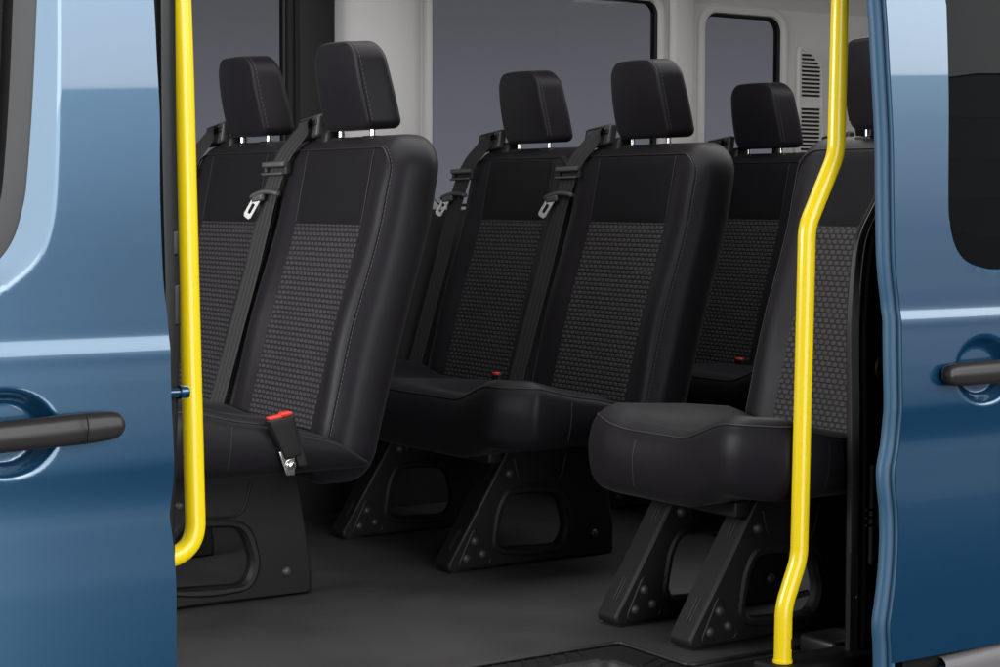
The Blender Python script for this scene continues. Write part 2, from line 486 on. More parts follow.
def seat_belt(root, yc, s=1):
    """three-point belt at the shoulder on the s side"""
    bm = bmesh.new()
    def Y(v): return yc + s * v
    def gw(x, y, z):
        a = (y - Y(.2)) * s
        return (x + (z - 1.045) * .15 + a * .10, y, z - a * .09)
    rbox(bm, (.062, Y(.200), 1.045), (.013, .064, .027), .008, (2, 8, 4), gw)
    root_o = obj('seat_belt', bm, M['guide'], root)
    bm = bmesh.new()
    for a, b in (((.2 + .056, 1.066), (.2 + .056, 1.036)), ((.2 + .056, 1.066), (.2 - .035, 1.066)), ((.2 + .012, 1.066), (.2 + .012, 1.046))):
        tube(bm, [gw(.0485, Y(a[0]), a[1]), gw(.0485, Y(b[0]), b[1])], .0015, 6)
    rbox(bm, (.052, Y(.170), 1.052), (.006, .030, .007), .004, (2, 3, 2), gw)
    dome(bm, gw(.0495, Y(.245), 1.036), (-1, 0, 0), .006, .005)
    obj('guide_slot', bm, M['black'], root_o)
    bm = bmesh.new()
    rbox(bm, (.090, Y(.165), .995), (.026, .058, .040), .014, (3, 5, 4), gw)
    obj('guide_housing', bm, M['black'], root_o)
    bm = bmesh.new()
    pts = [(.052, Y(.166), 1.056), (.040, Y(.178), 1.050), (.022, Y(.200), 1.020), (.004, Y(.222), .985), (-.010, Y(.236), .945), (-.026, Y(.250), .88), (-.042, Y(.262), .80),
           (-.064, Y(.272), .70), (-.096, Y(.280), .58), (-.126, Y(.285), .47), (-.152, Y(.288), .375), (-.150, Y(.288), .33)]
    def wd(t): return (-.34, s, -.40 * max(0, 1 - t * 2.2) - .05)
    ribbon(bm, pts, .049, .003, wd)
    obj('webbing', bm, M['web'], root_o)
    bm = bmesh.new()
    def aw(x, y, z):
        a = (y - Y(.238)) * s
        return (x - a * .34, y, z - a * .03)
    rbox(bm, (-.018, Y(.236), .960), (.007, .034, .0068), .004, (2, 4, 2), aw)
    c = obj('adjuster_clip', bm, M['guide'], root_o)
    bm = bmesh.new(); rbox(bm, (-.018, Y(.240), .938), (.007, .032, .0034), .003, (2, 4, 1), aw)
    obj('clip_bar', bm, M['guide'], c)
    for yy, hh in ((.206, .015), (.268, .010)):
        bm = bmesh.new(); rbox(bm, (-.010, Y(yy), .950), (.007, .0045, hh), .003, (1, 1, 2), aw); obj('clip_side', bm, M['black'], c)
    bm = bmesh.new()
    def tw(x, y, z):
        a = (y - Y(.250)) * s
        return (x - .34 * a, y, z - .10 * a - 5 * a * a)
    rbox(bm, (-.036, Y(.250), .896), (.007, .043, .0062), .005, (2, 10, 2), tw)
    tg = obj('tongue', bm, M['guide'], root_o)
    bm = bmesh.new(); rbox(bm, (-.040, Y(.266), .884), (.006, .017, .009), .005, (2, 4, 2), tw)
    obj('tongue_neck', bm, M['guide'], tg)
    bm = bmesh.new()
    d = Vector((-.020, s * .022, -.050)).normalized(); c0 = Vector((-.048, Y(.268), .880))
    wv = Vector((-.34, 1 * s, .30)).normalized(); wv = (wv - d * wv.dot(d)).normalized(); nv = d.cross(wv)
    def pl(u, v): return c0 + d * u + wv * v
    outer = [(0, -.0125), (.046, -.0125), (.052, -.008), (.052, .008), (.046, .0125), (0, .0125)]
    inner = [(.014, -.005), (.036, -.005), (.040, -.004), (.040, .004), (.036, .005), (.014, .005)]
    loft(bm, [[pl(u, v) + nv * h for u, v in lp] for lp, h in ((outer, -.0012), (outer, .0012), (inner, .0012), (inner, -.0012), (outer, -.0012))], True)
    obj('blade', bm, M['blade'], tg, smooth=False)
    return root_o

def cushion(root, ys, half):
    """cushion spanning the seat centres ys"""
    y0c = sum(ys) / len(ys); hy = (max(ys) - min(ys)) / 2 + half
    yn, yf = y0c - hy, y0c + hy
    def st01(v): v = max(0.0, min(1.0, v)); return v * v * (3 - 2 * v)
    def w(x, y, z):
        # x: -.545 front .. -.03 rear ; z .280 .. .425
        t = (z - .280) / .145
        f = (x + .545) / .515                   # 0 front 1 rear
        near = st01((yn + .27 - y) / .17); far = st01((y - (yf - .16)) / .16)
        up = max(0.0, min(1.0, t))
        zz = z + .030 * near * (1 - up) - .010 * (1 - up) * (1 - near) * (1 - f)
        zz += up * (.045 * near + .020 * far - (.030 + .065 * near) * max(0, f - .06))
        if t > .8:                              # sunken seat pan inside the raised rim
            pan = max(math.exp(-(abs(y - c) / .165) ** 4) for c in ys)
            zz -= .013 * pan * st01((f - .05) / .14) * st01((1.02 - f) / .3) * (t - .8) / .2
            zz += .010 * (1 - pan) * st01((f - .03) / .10) * (1 - near) * (t - .8) / .2
        fr = max(0, 1 - f * 3)
        bulge = math.sin(PI * up) * .010
        dip = max(math.exp(-((y - c) / .15) ** 2) for c in ys)
        xx = x - bulge * fr + (.010 * dip) * fr + .020 * max(0, t - .6) * fr
        if f > .5: xx += (f - .5) * 2 * (-.115 * up)
        a = abs(y - y0c) / hy
        ed = min(y - yn, yf - y)                # distance to the nearer end
        yy = y + math.copysign(.012 * math.sin(PI * up) * st01(1 - ed / .16), y - y0c)
        xx += (.055 if y - yn < yf - y else .024) * st01(1 - ed / .10) * fr    # the front corners sweep back in plan
        return (xx, yy, zz)
    R_ = .034
    bm = bmesh.new()
    rbox(bm, (-.2875, y0c, .3525), (.2575, hy, .0725), R_, (16, 20 * len(ys) + 10, 4), w)
    cu = obj('seat_cushion', bm, M['leather'], root, angle=60)
    bm = bmesh.new(); st = bmesh.new()
    zs = .4105; dz = zs - (.425 - R_); ins = R_ - math.sqrt(R_ ** 2 - dz ** 2); k_ = R_ - ins
    xf, xr = -.545, -.07; path = []
    for k in range(12): path.append(w(xr + (xf + R_ - xr) * k / 12, y0c + hy - ins, zs))
    for k in range(1, 9):
        a = PI / 2 * k / 9; path.append(w(xf + R_ - k_ * math.sin(a), y0c + hy - R_ + k_ * math.cos(a), zs))
    nn = 40 * len(ys)
    for k in range(nn + 1): path.append(w(xf + ins, y0c + (hy - R_) * (1 - 2 * k / nn), zs))
    for k in range(8, 0, -1):
        a = PI / 2 * k / 9; path.append(w(xf + R_ - k_ * math.sin(a), y0c - hy + R_ - k_ * math.cos(a), zs))
    for k in range(12, -1, -1): path.append(w(xr + (xf + R_ - xr) * k / 12, y0c - hy + ins, zs))
    path = [Vector(p) + Vector((-.0004, 0, .0004)) for p in path]
    tube(bm, path, .0019, 6)
    obj('piping', bm, M['seam'], cu)
    bm = bmesh.new()
    tube(bm, [w(-.385 - .012 * (k / 8), yn - .0004, .398 - .095 * k / 8) for k in range(9)], .0014, 5)
    obj('border_seam', bm, M['seam'], cu)
    if len(ys) == 1:
        bm = bmesh.new(); tube(bm, [w(-.5455, ys[0] + .10, .396 - .09 * k / 6) for k in range(7)], .0011, 5)
        obj('border_seam', bm, M['seam'], cu)
    dashes(st, [Vector(p) + Vector((-.0022, 0, -.0068)) for p in path], .0055, .0045, .0006)
    obj('stitching', st, M['thread'], cu)
    return cu

LEG_OUT = [(-.552, .004), (-.556, .020), (-.3875, .285), (-.104, .285), (-.070, .070), (-.070, .004)]
HOLE = [(-.418, .047), (-.232, .038), (-.213, .085), (-.238, .165), (-.376, .173), (-.398, .14)]
def fil2(poly, r):
    n = len(poly); out = []
    for i in range(n):
        a = Vector(poly[i - 1]); b = Vector(poly[i]); c = Vector(poly[(i + 1) % n])
        d1 = a - b; d2 = c - b; rr = min(r, d1.length * .45, d2.length * .45)
        s, e = b + d1.normalized() * rr, b + d2.normalized() * rr
        for k in range(6):
            t = k / 5; out.append(s * (1 - t) ** 2 + b * 2 * t * (1 - t) + e * t * t)
    return out
def ray_poly(poly, c, ang):
    d = Vector((math.cos(ang), math.sin(ang))); best = None
    n = len(poly)
    for i in range(n):
        a = Vector(poly[i]) - c; b = Vector(poly[(i + 1) % n]) - c; e = b - a
        den = d.x * e.y - d.y * e.x
        if abs(den) < 1e-12: continue
        t = (a.x * e.y - a.y * e.x) / den; u = (a.x * d.y - a.y * d.x) / den
        if t > 0 and -1e-9 <= u <= 1 + 1e-9 and (best is None or t > best): best = t
    return c + d * (best or .01)

def leg(root, yl, width=.062, flip=1):
    """pressed steel leg; its outer sheet faces -y at y = yl"""
    bm = bmesh.new()
    c = Vector((-.315, .106))
    OUT = fil2(LEG_OUT, .010); HO = fil2(HOLE, .035)
    angs = sorted(set([2 * PI * k / 72 for k in range(72)] + [math.atan2(p[1] - c.y, p[0] - c.x) % (2 * PI) for p in OUT]))
    A = [ray_poly(OUT, c, a) for a in angs]; B = [ray_poly(HO, c, a) for a in angs]
    def mk(f, y): return [(p.x, y, p.y) for p in f]
    def lerp(t): return [a.lerp(b, t) for a, b in zip(A, B)]
    def shrink(loop, d): return [p + (c - p).normalized() * d for p in loop]
    big = [b + (b - c).normalized() * .016 for b in B]
    big2 = [b + (b - c).normalized() * .022 for b in B]
    s = flip
    rings = [mk(A, yl + s * width), mk(A, yl + s * .006), mk(shrink(A, .002), yl + s * .002), mk(shrink(A, .006), yl),
             mk(big2, yl), mk(big, yl - s * .004), mk([b + (b - c).normalized() * .007 for b in B], yl - s * .003), mk(B, yl + s * .006), mk(B, yl + s * .026)]
    loft(bm, rings, True)
    lo = obj('leg', bm, M['frame'], root, angle=14)
    # bolt pad with three bolts, pivot bolt, upper saddle
    bm = bmesh.new()
    tri = fil2([(-.533, .010), (-.432, .014), (-.482, .108)], .022)
    tube(bm, [(p.x, yl - s * .0005, p.y) for p in tri], .0030, 6, closed=True)
    obj('bolt_pad', bm, M['frame'], lo)
    bm = bmesh.new()
    bm.free()
    for bx, bz, br in ((-.484, .072, .0105), (-.507, .033, .0105), (-.461, .039, .0105), (-.132, .056, .011), (-.385, .226, .011)):
        bm = bmesh.new(); dome(bm, (bx, yl - s * .0005, bz), (0, -s, 0), br, .0075); obj('bolt', bm, M['guide'], lo)
    bm = bmesh.new()
    cyl(bm, (-.432, yl + s * .001, .090), (0, -s, 0), .0042, .0022, 12)
    for q in (.12, .72):
        a = Vector((-.556, 0, .020)).lerp(Vector((-.3875, 0, .285)), q); b = Vector((-.556, 0, .020)).lerp(Vector((-.3875, 0, .285)), q + .17)
        pl = [(a.x - .0005, yl + s * .024, a.z), (b.x - .0005, yl + s * .024, b.z), (b.x - .0005, yl + s * .033, b.z), (a.x - .0005, yl + s * .033, a.z)]
        bs = bmesh.new(); tube(bs, pl, .0016, 5, closed=True); obj('slot', bs, M['black'], lo)
    obj('pin_hole', bm, M['black'], lo); bm = bmesh.new()
    tube(bm, fillet_path([(-.372, yl - s * .0005, .262), (-.355, yl - s * .0005, .196), (-.238, yl - s * .0005, .190), (-.218, yl - s * .0005, .262)], .03), .0034, 6)
    obj('saddle_rim', bm, M['frame'], lo)
    bm = bmesh.new()
    box(bm, -.545, -.49, yl + s * .004, yl + s * (width - .004), 0, .012, .002)
    obj('foot_pad', bm, M['black'], lo); bm = bmesh.new()
    box(bm, -.100, -.062, yl + s * .012, yl + s * (width - .01), 0, .052, .004)
    obj('foot_pad', bm, M['black'], lo)
    return lo

def under_frame(root, y0, y1):
    bm = bmesh.new()
    box(bm, -.44, -.40, y0, y1, .250, .284, .006)
    box(bm, -.15, -.11, y0, y1, .250, .284, .006)
    box(bm, -.43, -.10, y0 + .01, y1 - .01, .262, .292, .006)
    obj('seat_frame', bm, M['black'], root)

def buckle_side(root, y):
    """stalk buckle bolted on the near side of the cushion"""
    bm = bmesh.new()
    d = Vector((.035, 0, -.11)).normalized()
    def w(x, yy, z):
        t = (z + .045) / .09
        k = .70 + .40 * t
        return (-.268 + x * k - z * .32 , y + (yy) * (.8 + .3 * t), .394 + z * .86 + x * .16)
    rbox(bm, (0, 0, 0), (.027, .012, .050), .006, (3, 2, 6), w)
    def w2(x, yy, z): return (-.240 + x - z * .3, y + .008 + yy, .374 + z)
    rbox(bm, (0, 0, 0), (.012, .009, .045), .005, (2, 2, 5), w2)
    b = obj('buckle', bm, M['black'], root)
    bm = bmesh.new(); rbox(bm, (0, -.002, .0505), (.022, .0075, .0045), .003, (3, 2, 1), w)
    rbox(bm, (.013, -.004, .0545), (.010, .0095, .004), .003, (3, 2, 1), w)
    obj('release_button', bm, M['red'], b)
    bm = bmesh.new()
    def w3(x, yy, z): return (-.262 + x * (1 + z * 12) - z * .15, y + yy, .340 + z * .9)
    rbox(bm, (0, -.002, 0), (.014, .002, .028), .0018, (2, 1, 4), w3)
    obj('anchor_plate', bm, M['steel'], b)
    bm = bmesh.new(); dome(bm, (-.259, y - .004, .336), (0, -1, 0), .010, .007); cyl(bm, (-.259, y - .003, .336), (0, -1, 0), .012, .002)
    obj('anchor_bolt', bm, M['steel'], b)

def buckle_top(root, y, x=-.148):
    """buckle poking up between cushion and backrest"""
    bm = bmesh.new(); rbox(bm, (x, y, .406), (.010, .017, .016), .005, (2, 3, 2))
    b = obj('buckle', bm, M['black'], root)
    bm = bmesh.new(); rbox(bm, (x - .004, y, .421), (.007, .011, .004), .003, (2, 3, 1))
    obj('release_button', bm, M['red'], b)

def make_seat(name, loc, label, ys, legs, cat, group, belts, half=.285):
    root = empty(name, loc, label, cat, group)
    for c in ys:
        seat_back(root, c); head_rest(root, c)
    for c, s in belts: seat_belt(root, c, s)
    cushion(root, ys, half)
    for yl in legs: leg(root, yl)
    under_frame(root, min(legs) + .005, max(legs) + .05)
    return root

GD = 'rows of black twin seats along the far side'
twin = make_seat('double_seat', (.854, .012, 0), 'twin seat in the middle row, both headrests in front of the largest window', [0, -PITCH], [-.042, -.042 - PITCH], 'seat', GD, [(0, 1), (-PITCH, 1)])
front_row = copy_tree(twin)
front_row.location = (0, 0, 0)
front_row['label'] = 'front-row twin seat beside the hooked yellow rail, red-topped buckle on its side'
buckle_side(front_row, -.515 - .285 - .022)
buckle_top(twin, -.150)
rear_row = copy_tree(twin)
rear_row.location = (1.699, .013, 0)
rear_row['label'] = 'rear-row twin seat next to the louvred air vent, half hidden by nearer seats'
for b_ in [c for c in rear_row.children if c.name.startswith('seat_belt')]:
    if any(min(v.co.y for v in b_.data.vertices) < -.3 for _ in (0,)):
        for c in list(b_.children):
            if c.name.startswith(('tongue', 'adjuster')):
                for g in list(c.children): bpy.data.objects.remove(g)
                bpy.data.objects.remove(c)
single = make_seat('single_seat', (.854, -1.337, 0), 'single seat standing alone behind the kinked yellow rail, cushion nearest the doorway', [0], [-.095, .144], 'seat', None, [(0, -1)], half=.285)

# ------------------------------------------------------------------ the van
van = empty('minibus', (0, 0, 0), 'blue metallic minibus seen through its open sliding side door', 'van')

def P_o(z):   # outward bulge of the body side with height
    return sm([(-.45, .052), (-.2, .049), (0.0, .0420), (.20, .0330), (.33, .0226), (.38, .0178), (.42, .0142), (.440, .0125), (.455, .0117), (.470, .0118), (.490, .0128), (.503, .0135), (.514, .0132), (.535, .0121), (.56, .0107), (.62, .0068), (.645, .0050), (.66, .0043), (.666, .0035), (.672, .0022), (.678, .0006), (.684, -.0007), (.692, -.0014), (.71, -.0023), (.74, -.0037), (.80, -.0060), (.87, -.0086), (.95, -.0125), (1.2, -.0255), (1.6, -.052)], z)

def levels():
    zs = []
    z = -.40
    while z < 1.52:
        zs.append(round(z, 4)); z += .0045 if .48 < z < .70 else (.006 if .36 < z < .85 else .012)
    return zs
ZS = levels()

def panel(name, parent, yb, xe, xs, sgn, cup=None, hole=None, flange=None, bottom=-.40, fold=False, poly=None):
    """body side panel: xe(z) is the shut edge, xs lists distances away from it; sgn=-1 runs forward, +1 rearward"""
    bm = bmesh.new(); rows = []
    for z in [q for q in ZS if q >= bottom]:
        row = []
        for d in xs:
            if fold and z > .742:
                b = xe(z) - sm(sorted(fl_line), z); k = max(.6, min(1.25, b / .14))
                d2 = d * k if d <= .14 else d + .14 * (k - 1)
            else: d2 = d
            x = xe(z) + sgn * d2
            y = yb - P_o(z)
            if cup:
                cx, cz, ax, az, dep = cup
                r = math.hypot((x - cx) / ax, (z - cz) / az)
                if r < 1.06:
                    q = max(0, min(1, (1.06 - r) / .42)); q = q * q * q * (q * (6 * q - 15) + 10)
                    y += dep * q
            if flange: y += flange(x, z)
            row.append((x, y, z))
        rows.append(row)
    loft(bm, rows, False)
    if hole:
        kill = [f for f in bm.faces if hole(f.calc_center_median().x, f.calc_center_median().z)]
        bmesh.ops.delete(bm, geom=kill, context='FACES')
        for v in bm.verts:
            if not v.link_edges or not any(len(e.link_faces) == 1 for e in v.link_edges): continue
            q = nearest(poly, v.co.x, v.co.z)
            if math.hypot(q[0] - v.co.x, q[1] - v.co.z) < .016: v.co.x, v.co.z = q
    return obj(name, bm, M['paint'], parent, angle=60)

def nearest(poly, x, z):
    best = None; p = Vector((x, z)); n = len(poly)
    for i in range(n):
        a = Vector(poly[i]); b = Vector(poly[(i + 1) % n]); e = b - a
        t = max(0, min(1, (p - a).dot(e) / max(e.length_squared, 1e-12))); q = a + e * t
        if best is None or (q - p).length < best[0]: best = ((q - p).length, q)
    return best[1].x, best[1].y
def inside(poly, x, z):
    c = False; n = len(poly)
    for i in range(n):
        x1, z1 = poly[i]; x2, z2 = poly[(i + 1) % n]
        if (z1 > z) != (z2 > z) and x < (x2 - x1) * (z - z1) / (z2 - z1) + x1: c = not c
    return c
def offset_loop(poly, d):
    n = len(poly); out = []
    area = sum(poly[i][0] * poly[(i + 1) % n][1] - poly[(i + 1) % n][0] * poly[i][1] for i in range(n))
    sg = 1 if area > 0 else -1
    for i in range(n):
        a = Vector(poly[i - 1]); b = Vector(poly[i]); c = Vector(poly[(i + 1) % n])
        t = (c - a)
        if t.length < 1e-9: out.append(tuple(b)); continue
        t.normalize(); nn = Vector((t.y, -t.x)) * sg
        out.append(tuple(b + nn * d))
    return out

def spread(n1, d1, total, n2):
    return [0, .002, .004, .006, .008] + [.008 + (d1 - .008) * k / n1 for k in range(1, n1 + 1)] + [d1 + (total - d1) * k / n2 for k in range(1, n2 + 1)]

def door_handle(parent, x_in, x_out, z, y, label=None, split=None, tilt=0.0):
    """pull handle bridging its cup: x_in = the rounded visible end"""
    s = 1 if x_out > x_in else -1
    L = abs(x_out - x_in); xc = (x_in + x_out) / 2
    def w(x, yy, zz):
        t = (x - xc) / (L / 2)
        k = zz / .0215
        e_ = min(1, abs(x - x_in) / .020); es = .25 + .75 * math.sqrt(max(0, 1 - (1 - e_) ** 2)); k *= 1
        zz *= es
        lift = .012 * (1 - t * t)
        ridge = -.005 * (1 - abs(k + .05))
        return (x, y + yy - lift + (ridge if yy < 0 else 0), z + zz * (1 - .10 * (s * -t > .6) * (abs(t) - .6) / .4) + tilt * (x - xc))
    bm = bmesh.new()
    rbox(bm, (xc, 0, 0), (L / 2, .011, .0215), .0105, (24, 2, 6), w)
    h = obj('handle', bm, M['handle'], parent, angle=25)
    bm = bmesh.new()
    loop = []
    for k in range(32):
        a = 2 * PI * k / 32
        px = xc + (L / 2 + .0015) * (abs(math.cos(a)) ** .28) * math.copysign(1, math.cos(a)); pz = z + .0245 * (abs(math.sin(a)) ** .55) * math.copysign(1, math.sin(a)) + tilt * (px - xc)
        loop.append((px, y + .006, pz))
    tube(bm, loop, .0042, 8, closed=True)
    return h

# --- front door (left of the picture)
YL = -1.738
fd_tab = [(-0.400, -0.9240), (0.214, -0.9240), (0.325, -0.9200), (0.358, -0.9200), (0.395, -0.9220), (0.428, -0.9250), (0.450, -0.9220), (0.479, -0.9180), (0.536, -0.9180), (0.594, -0.9190), (0.671, -0.9180), (0.706, -0.9190), (0.763, -0.9240), (0.863, -0.9260), (0.934, -0.9250), (0.993, -0.9230), (1.075, -0.9250), (1.160, -0.9270), (1.600, -0.9470)]
fd_edge = lambda z: sm(fd_tab, z)
win_o = [(-1.095, 1.33), (-1.092, 1.25), (-1.100, 1.146), (-1.110, 1.011), (-1.121, .903), (-1.128, .865), (-1.138, .832), (-1.152, .808), (-1.170, .790), (-1.195, .779), (-1.24, .771), (-1.40, .765), (-1.58, .762), (-1.65, .768), (-1.70, .79), (-1.725, .84), (-1.735, .95), (-1.735, 1.15), (-1.725, 1.32), (-1.70, 1.37), (-1.65, 1.395), (-1.55, 1.40), (-1.40, 1.403), (-1.25, 1.40), (-1.15, 1.39), (-1.11, 1.37)]
def smooth_loop(poly, sub=4):
    n = len(poly); P = [Vector((p[0], p[1], 0)) for p in poly]; out = []
    for i in range(n):
        p0, p1, p2, p3 = P[i - 1], P[i], P[(i + 1) % n], P[(i + 2) % n]
        for k in range(sub):
            t = k / sub
            q = .5 * ((2 * p1) + (-p0 + p2) * t + (2 * p0 - 5 * p1 + 4 * p2 - p3) * t * t + (-p0 + 3 * p1 - 3 * p2 + p3) * t ** 3)
            out.append((q.x, q.y))
    return out
WO = smooth_loop(win_o)
fl_line = [(1.6, -1.062), (1.15, -1.067), (1.017, -1.072), (.877, -1.081), (.822, -1.093), (.793, -1.110), (.769, -1.138), (.754, -1.166), (.745, -1.22), (.74, -1.8)]
def flange_fd(x, z):
    # the door skin folds towards the glass along a line round the window
    b = sm(sorted(fl_line), z) if z > .742 else -9
    d = 0
    if z > .7545 and x < b:
        d = (b - x)
        d2 = z - .7545 + .0
        dd = min(d, max(0, (z - .742)) * 1.2)
        return .20 * min(dd, .06)
    return 0
fd = panel('front_door', van, YL, fd_edge, [0, .002, .004, .006, .008] + [.008 + .132 * k / 22 for k in range(1, 23)] + [.14 + .004 * k for k in range(1, 55)] + [.356 + .8 * k / 70 for k in range(1, 71)], -1, cup=(-1.160, .560, .074, .060, .022), hole=lambda x, z: inside(WO, x, z), flange=flange_fd, fold=True, poly=WO)
def band(name, parent, loops_y, m, label=None):
    """closed bands between successive loops: [(loop, y), ...]"""
    bm = bmesh.new()
    loft(bm, [[(p[0], yf(p) if callable(yf) else yf, p[1]) for p in lp] for lp, yf in loops_y], True)
    return obj(name, bm, m, parent, angle=30)
ysurf = lambda off: (lambda p: YL - P_o(p[1]) + off + flange_fd(p[0], p[1]))
fw = band('window', fd, [(offset_loop(WO, -.038), ysurf(.016)), (offset_loop(WO, -.034), ysurf(.004)), (offset_loop(WO, -.028), ysurf(-.003)), (offset_loop(WO, -.001), ysurf(-.0032)), (offset_loop(WO, .003), ysurf(-.0022)), (offset_loop(WO, .004), ysurf(-.0004)), (offset_loop(WO, .004), ysurf(.012))], M['window_frame'])
fw.name = 'window_frame'
bm = bmesh.new(); tri_fill(bm, [[(p[0], YL + .032 + .0532 * (p[1] - .78), p[1]) for p in offset_loop(WO, -.030)]])
obj('window_glass', bm, M['cab'], fd)
bm = bmesh.new()
tube(bm, [(p[0], YL - P_o(p[1]) + .010 + flange_fd(*p), p[1]) for p in offset_loop(WO, -.043)], .006, 8, closed=True)
obj('window_seal', bm, M['rubber'], fd)
door_handle(fd, -.997, -1.30, .561, YL - P_o(.56) - .012, tilt=.03)
bm = bmesh.new()
tube(bm, [(-1.0605, YL - P_o(.56) - .0405, .5835), (-1.0605, YL - P_o(.56) - .0455, .566), (-1.0605, YL - P_o(.56) - .0405, .5455)], .0012, 5)
obj('handle_joint', bm, M['rubber'], fd)
# shut edge of the front door: hem turned inwards
def edge_strip(name, parent, xe, yb, prof, m, z0=-.4, z1=1.5):
    bm = bmesh.new(); rows = []
    for z in [q for q in ZS if z0 <= q <= z1]:
        rows.append([(xe(z) + dx, yb - P_o(z) + dy, z) for dx, dy in prof])
    loft(bm, rows, False)
    return obj(name, bm, m, parent, angle=50)
edge_strip('door_hem', fd, fd_edge, YL, [(-.004, .0015), (0, .005), (.0005, .010), (-.004, .016), (-.03, .020)], M['hem'])
bm = bmesh.new()
cyl(bm, (-.945, -1.700, .598), (1, 0, 0), .0065, .066, 16); cyl(bm, (-.886, -1.700, .598), (1, 0, 0), .0105, .013, 16, .009)
obj('striker_pin', bm, M['paint'], fd)

# --- pillar behind the front door
bm = bmesh.new()
rows = []
for z in [q for q in ZS]:
    rows.append([(-1.00, -1.705, z), (-.925, -1.705, z), (-.916, -1.700, z), (-.912, -1.690, z), (-.912, -1.60, z), (-1.0, -1.58, z)])
loft(bm, rows, False)
obj('door_pillar', bm, M['rubber'], van)
bm = bmesh.new()
pt = [(z, sm([(-.4, -.914), (.40, -.911), (.56, -.905), (.70, -.900), (.88, -.9025), (1.0, -.904), (1.16, -.904), (1.6, -.905)], z)) for z in ZS]
loft(bm, [[(x - .010, -1.694, z), (x - .006, -1.700, z), (x + .002, -1.7005, z), (x + .010, -1.697, z), (x + .014, -1.688, z), (x + .012, -1.64, z)] for z, x in pt], False)
obj('pillar_trim', bm, M['pillar'], van)
bm = bmesh.new()
tube(bm, [(x + .016, -1.684, z) for z, x in pt], .007, 8)
obj('door_seal', bm, M['rubber'], van)
bm = bmesh.new()
rbox(bm, (-.888, -1.690, .815), (.005, .007, .018), .003, (2, 2, 3)); obj('seal_clip', bm, M['pillar'], van); bm = bmesh.new(); rbox(bm, (-.886, -1.688, .725), (.005, .006, .030), .003, (2, 2, 3))
obj('seal_clip', bm, M['pillar'], van)

# --- sliding door (right of the picture), slid open and standing out from the body
YR = -1.830
sd_tab = [(-0.400, 0.4020), (0.080, 0.4020), (0.122, 0.4000), (0.151, 0.4060), (0.213, 0.4180), (0.274, 0.4260), (0.324, 0.4280), (0.363, 0.4250), (0.399, 0.4270), (0.442, 0.4400), (0.487, 0.4450), (0.595, 0.4470), (0.657, 0.4490), (0.693, 0.4490), (0.731, 0.4440), (0.774, 0.4400), (0.827, 0.4390), (0.899, 0.4390), (0.988, 0.4400), (1.112, 0.4350), (1.237, 0.4290), (1.600, 0.3990)]
sd_edge = lambda z: sm(sd_tab, z)
rw = [(.583, 1.36), (.583, 1.244), (.583, 1.063), (.577, .881), (.580, .840), (.588, .808), (.604, .782), (.630, .763), (.668, .752), (.72, .747), (.9, .747), (1.2, .748), (1.45, .75), (1.50, .78), (1.52, .86), (1.52, 1.30), (1.48, 1.36)]
RW = smooth_loop(rw)
sd = panel('sliding_door', van, YR, sd_edge, spread(90, .36, 1.35, 30), 1, cup=(.662, .566, .078, .063, .022), poly=RW, hole=lambda x, z: inside(RW, x, z), bottom=.052)
edge_strip('door_hem', sd, sd_edge, YR, [(.006, .0008), (.002, .0022), (.0005, .005), (.0015, .010), (.005, .014), (.006, .0165), (.001, .019), (-.005, .022), (-.008, .027), (-.009, .034), (-.007, .041), (.10, .044)], M['hem'], .0)
ys2 = lambda off: (lambda p: YR - P_o(p[1]) + off)
o = band('window_frame', sd, [(RW, ys2(.0)), (offset_loop(RW, -.0025), ys2(.002)), (offset_loop(RW, -.005), ys2(.007)), (offset_loop(RW, -.006), ys2(.016))], M['hem'])
bm = bmesh.new(); tri_fill(bm, [[(p[0], YR - P_o(p[1]) + .006, p[1]) for p in offset_loop(RW, -.005)]])
obj('window_glass', bm, M['privacy'], sd)
door_handle(sd, .538, .80, .5655, YR - P_o(.565) - .012, tilt=.015)
# inner skin of the sliding door so that it has real thickness
bm = bmesh.new(); rows = []
for z in [q for q in ZS[::2]]:
    rows.append([(sd_edge(z) + .02, YR + .05 - P_o(z) * .5, z), (1.8, YR + .05 - P_o(z) * .5, z)])
loft(bm, rows, False)
kill = [f for f in bm.faces if inside(offset_loop(RW, -.006), .8, f.calc_center_median().z) and False]
obj('inner_skin', bm, M['black'], sd)
# lower moulding with its dark shadow gap
bm = bmesh.new()
def mz(x): return .045 + .037 * (x - .567) * 1.0
rows = []
for k in range(30):
    x = .545 + 1.25 * k / 29; t = mz(x)
    rows.append([(x, YR - .008, t), (x, YR - .026, t - .001), (x, YR - .034, t - .008), (x, YR - .038, t - .03), (x, YR - .036, t - .10), (x, YR - .030, t - .16), (x, YR - .008, t - .165)])
loft(bm, rows, False)
obj('side_moulding', bm, M['moulding'], sd)
bm = bmesh.new()
rows = []
for k in range(30):
    x = .452 + 1.34 * k / 29; t = mz(x)
    rows.append([(x, YR + .004, t + .009), (x, YR - .017, t + .009), (x, YR - .017, t - .02), (x, YR + .004, t - .02)])
loft(bm, rows, True, True)
obj('moulding_gap', bm, M['rubber'], sd)
bm = bmesh.new()
rows = [[(sd_edge(z) + .001, YR - P_o(z) + .010, z), (1.78, YR - P_o(z) + .010, z)] for z in [-.4, -.3, -.2, -.1, -.05, 0, .03]]
loft(bm, rows, False)
obj('lower_panel', bm, M['paint'], sd)

